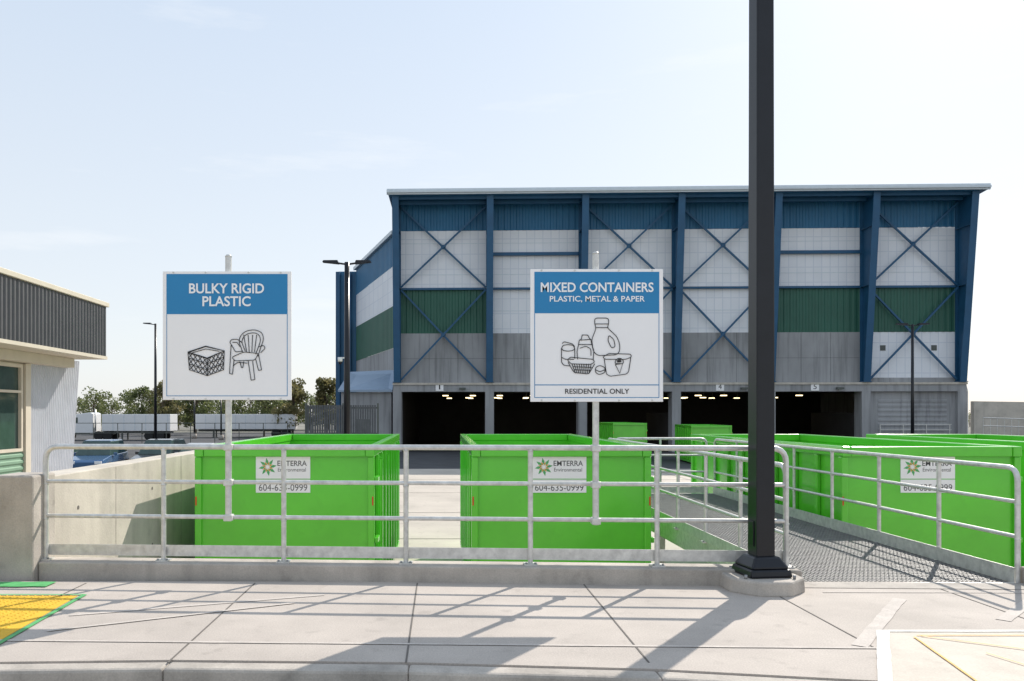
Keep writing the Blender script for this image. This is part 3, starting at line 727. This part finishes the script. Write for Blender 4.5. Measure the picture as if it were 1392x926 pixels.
def finish_tree(name,V,F,MI,lm):
    me=bpy.data.meshes.new(name); me.from_pydata([tuple(v) for v in V],[],F); me.materials.append(M['bark']); me.materials.append(lm)
    me.polygons.foreach_set('material_index',MI); ob=bpy.data.objects.new(name,me); COL.objects.link(ob); return ob
for k,(x,y,h,w,lm) in enumerate([(-18.4,100,7.6,4.8,'leaf2'),(-14.4,102,7.6,4.2,'leaf2'),(-22.8,104,6.0,4.8,'leaf'),(-37.4,108,7.2,5.6,'leaf2'),(-34.0,112,7.4,5.2,'leaf'),(-42.5,115,6.6,5.4,'leaf')]):
    V=[];F=[];MI=[]; tree_geo(V,F,MI,x,y,h,w,20+k,3200); finish_tree('deciduous_tree',V,F,MI,M[lm])
V=[];F=[];MI=[]; R=random.Random(5)
for i in range(50):
    tree_geo(V,F,MI,-98+i*1.9+R.uniform(-1,1),140+R.uniform(-8,8),R.uniform(5.2,8.6),R.uniform(4.5,7),100+i,800,18,.026)
for i in range(22):
    tree_geo(V,F,MI,75+i*4+R.uniform(-1,1),170+R.uniform(-8,8),R.uniform(3.5,4.6),R.uniform(4,6),300+i,260,10,.03)
finish_tree('distant_trees',V,F,MI,M['leaf'])

# ---------------------------------------------------------------- light & world
az=math.radians(35); el=math.radians(38)
d=Vector((math.sin(az)*math.cos(el),math.cos(az)*math.cos(el),math.sin(el)))
sl=bpy.data.lights.new('sun','SUN'); sl.energy=5; sl.angle=math.radians(.5); sl.color=(1,.93,.84)
so=bpy.data.objects.new('sun',sl); COL.objects.link(so); so.rotation_euler=(-d).to_track_quat('-Z','Y').to_euler(); so.location=(20,30,40)
w=bpy.data.worlds.new('World'); S.world=w; w.use_nodes=True; nt=w.node_tree; N=nt.nodes; L=nt.links
bg=N['Background']; sk=N.new('ShaderNodeTexSky'); sk.sky_type='NISHITA'; sk.sun_disc=False
sk.sun_elevation=el; sk.sun_rotation=az; sk.air_density=1.0; sk.dust_density=1.2; sk.ozone_density=1.0
tc=N.new('ShaderNodeTexCoord')
# hazy summer air: altitude gradient mixed over the physical sky
sx=N.new('ShaderNodeSeparateXYZ'); L.new(tc.outputs['Generated'],sx.inputs[0])
hz=N.new('ShaderNodeValToRGB'); e0,e1=hz.color_ramp.elements; e0.position=0; e0.color=(.90,.92,.94,1); e1.position=.6; e1.color=(.64,.77,.94,1)
em=hz.color_ramp.elements.new(.22); em.color=(.82,.88,.94,1)
L.new(sx.outputs[2],hz.inputs[0])
hs=N.new('ShaderNodeVectorMath'); hs.operation='SCALE'; hs.inputs['Scale'].default_value=6.9; L.new(hz.outputs[0],hs.inputs[0])
hm=N.new('ShaderNodeMixRGB'); hm.inputs[0].default_value=.80; L.new(sk.outputs[0],hm.inputs[1]); L.new(hs.outputs[0],hm.inputs[2])
mp=N.new('ShaderNodeMapping'); mp.inputs['Scale'].default_value=(1.5,1.5,9)
L.new(tc.outputs['Generated'],mp.inputs[0]); n=N.new('ShaderNodeTexNoise'); n.inputs['Scale'].default_value=2.2; n.inputs['Detail'].default_value=9; n.inputs['Roughness'].default_value=.6
L.new(mp.outputs[0],n.inputs[0]); r=N.new('ShaderNodeValToRGB'); r.color_ramp.elements[0].position=.58; r.color_ramp.elements[1].position=.80
r.color_ramp.elements[1].color=(.4,.4,.4,1)
L.new(n.outputs[0],r.inputs[0])
mx=N.new('ShaderNodeMixRGB'); mx.inputs[2].default_value=(7.0,7.1,7.2,1); L.new(r.outputs[0],mx.inputs[0]); L.new(hm.outputs[0],mx.inputs[1])
L.new(mx.outputs[0],bg.inputs[0]); bg.inputs[1].default_value=.15

# ---------------------------------------------------------------- camera
cd=bpy.data.cameras.new('camera'); cd.sensor_width=36; cd.lens=1100/1392*36
cd.shift_x=(696-600)/1392; cd.shift_y=(562-463)/1392; cd.clip_end=5000
co=bpy.data.objects.new('camera',cd); COL.objects.link(co); co.location=(0,0,1.55); co.rotation_euler=(math.pi/2,0,0)
S.camera=co
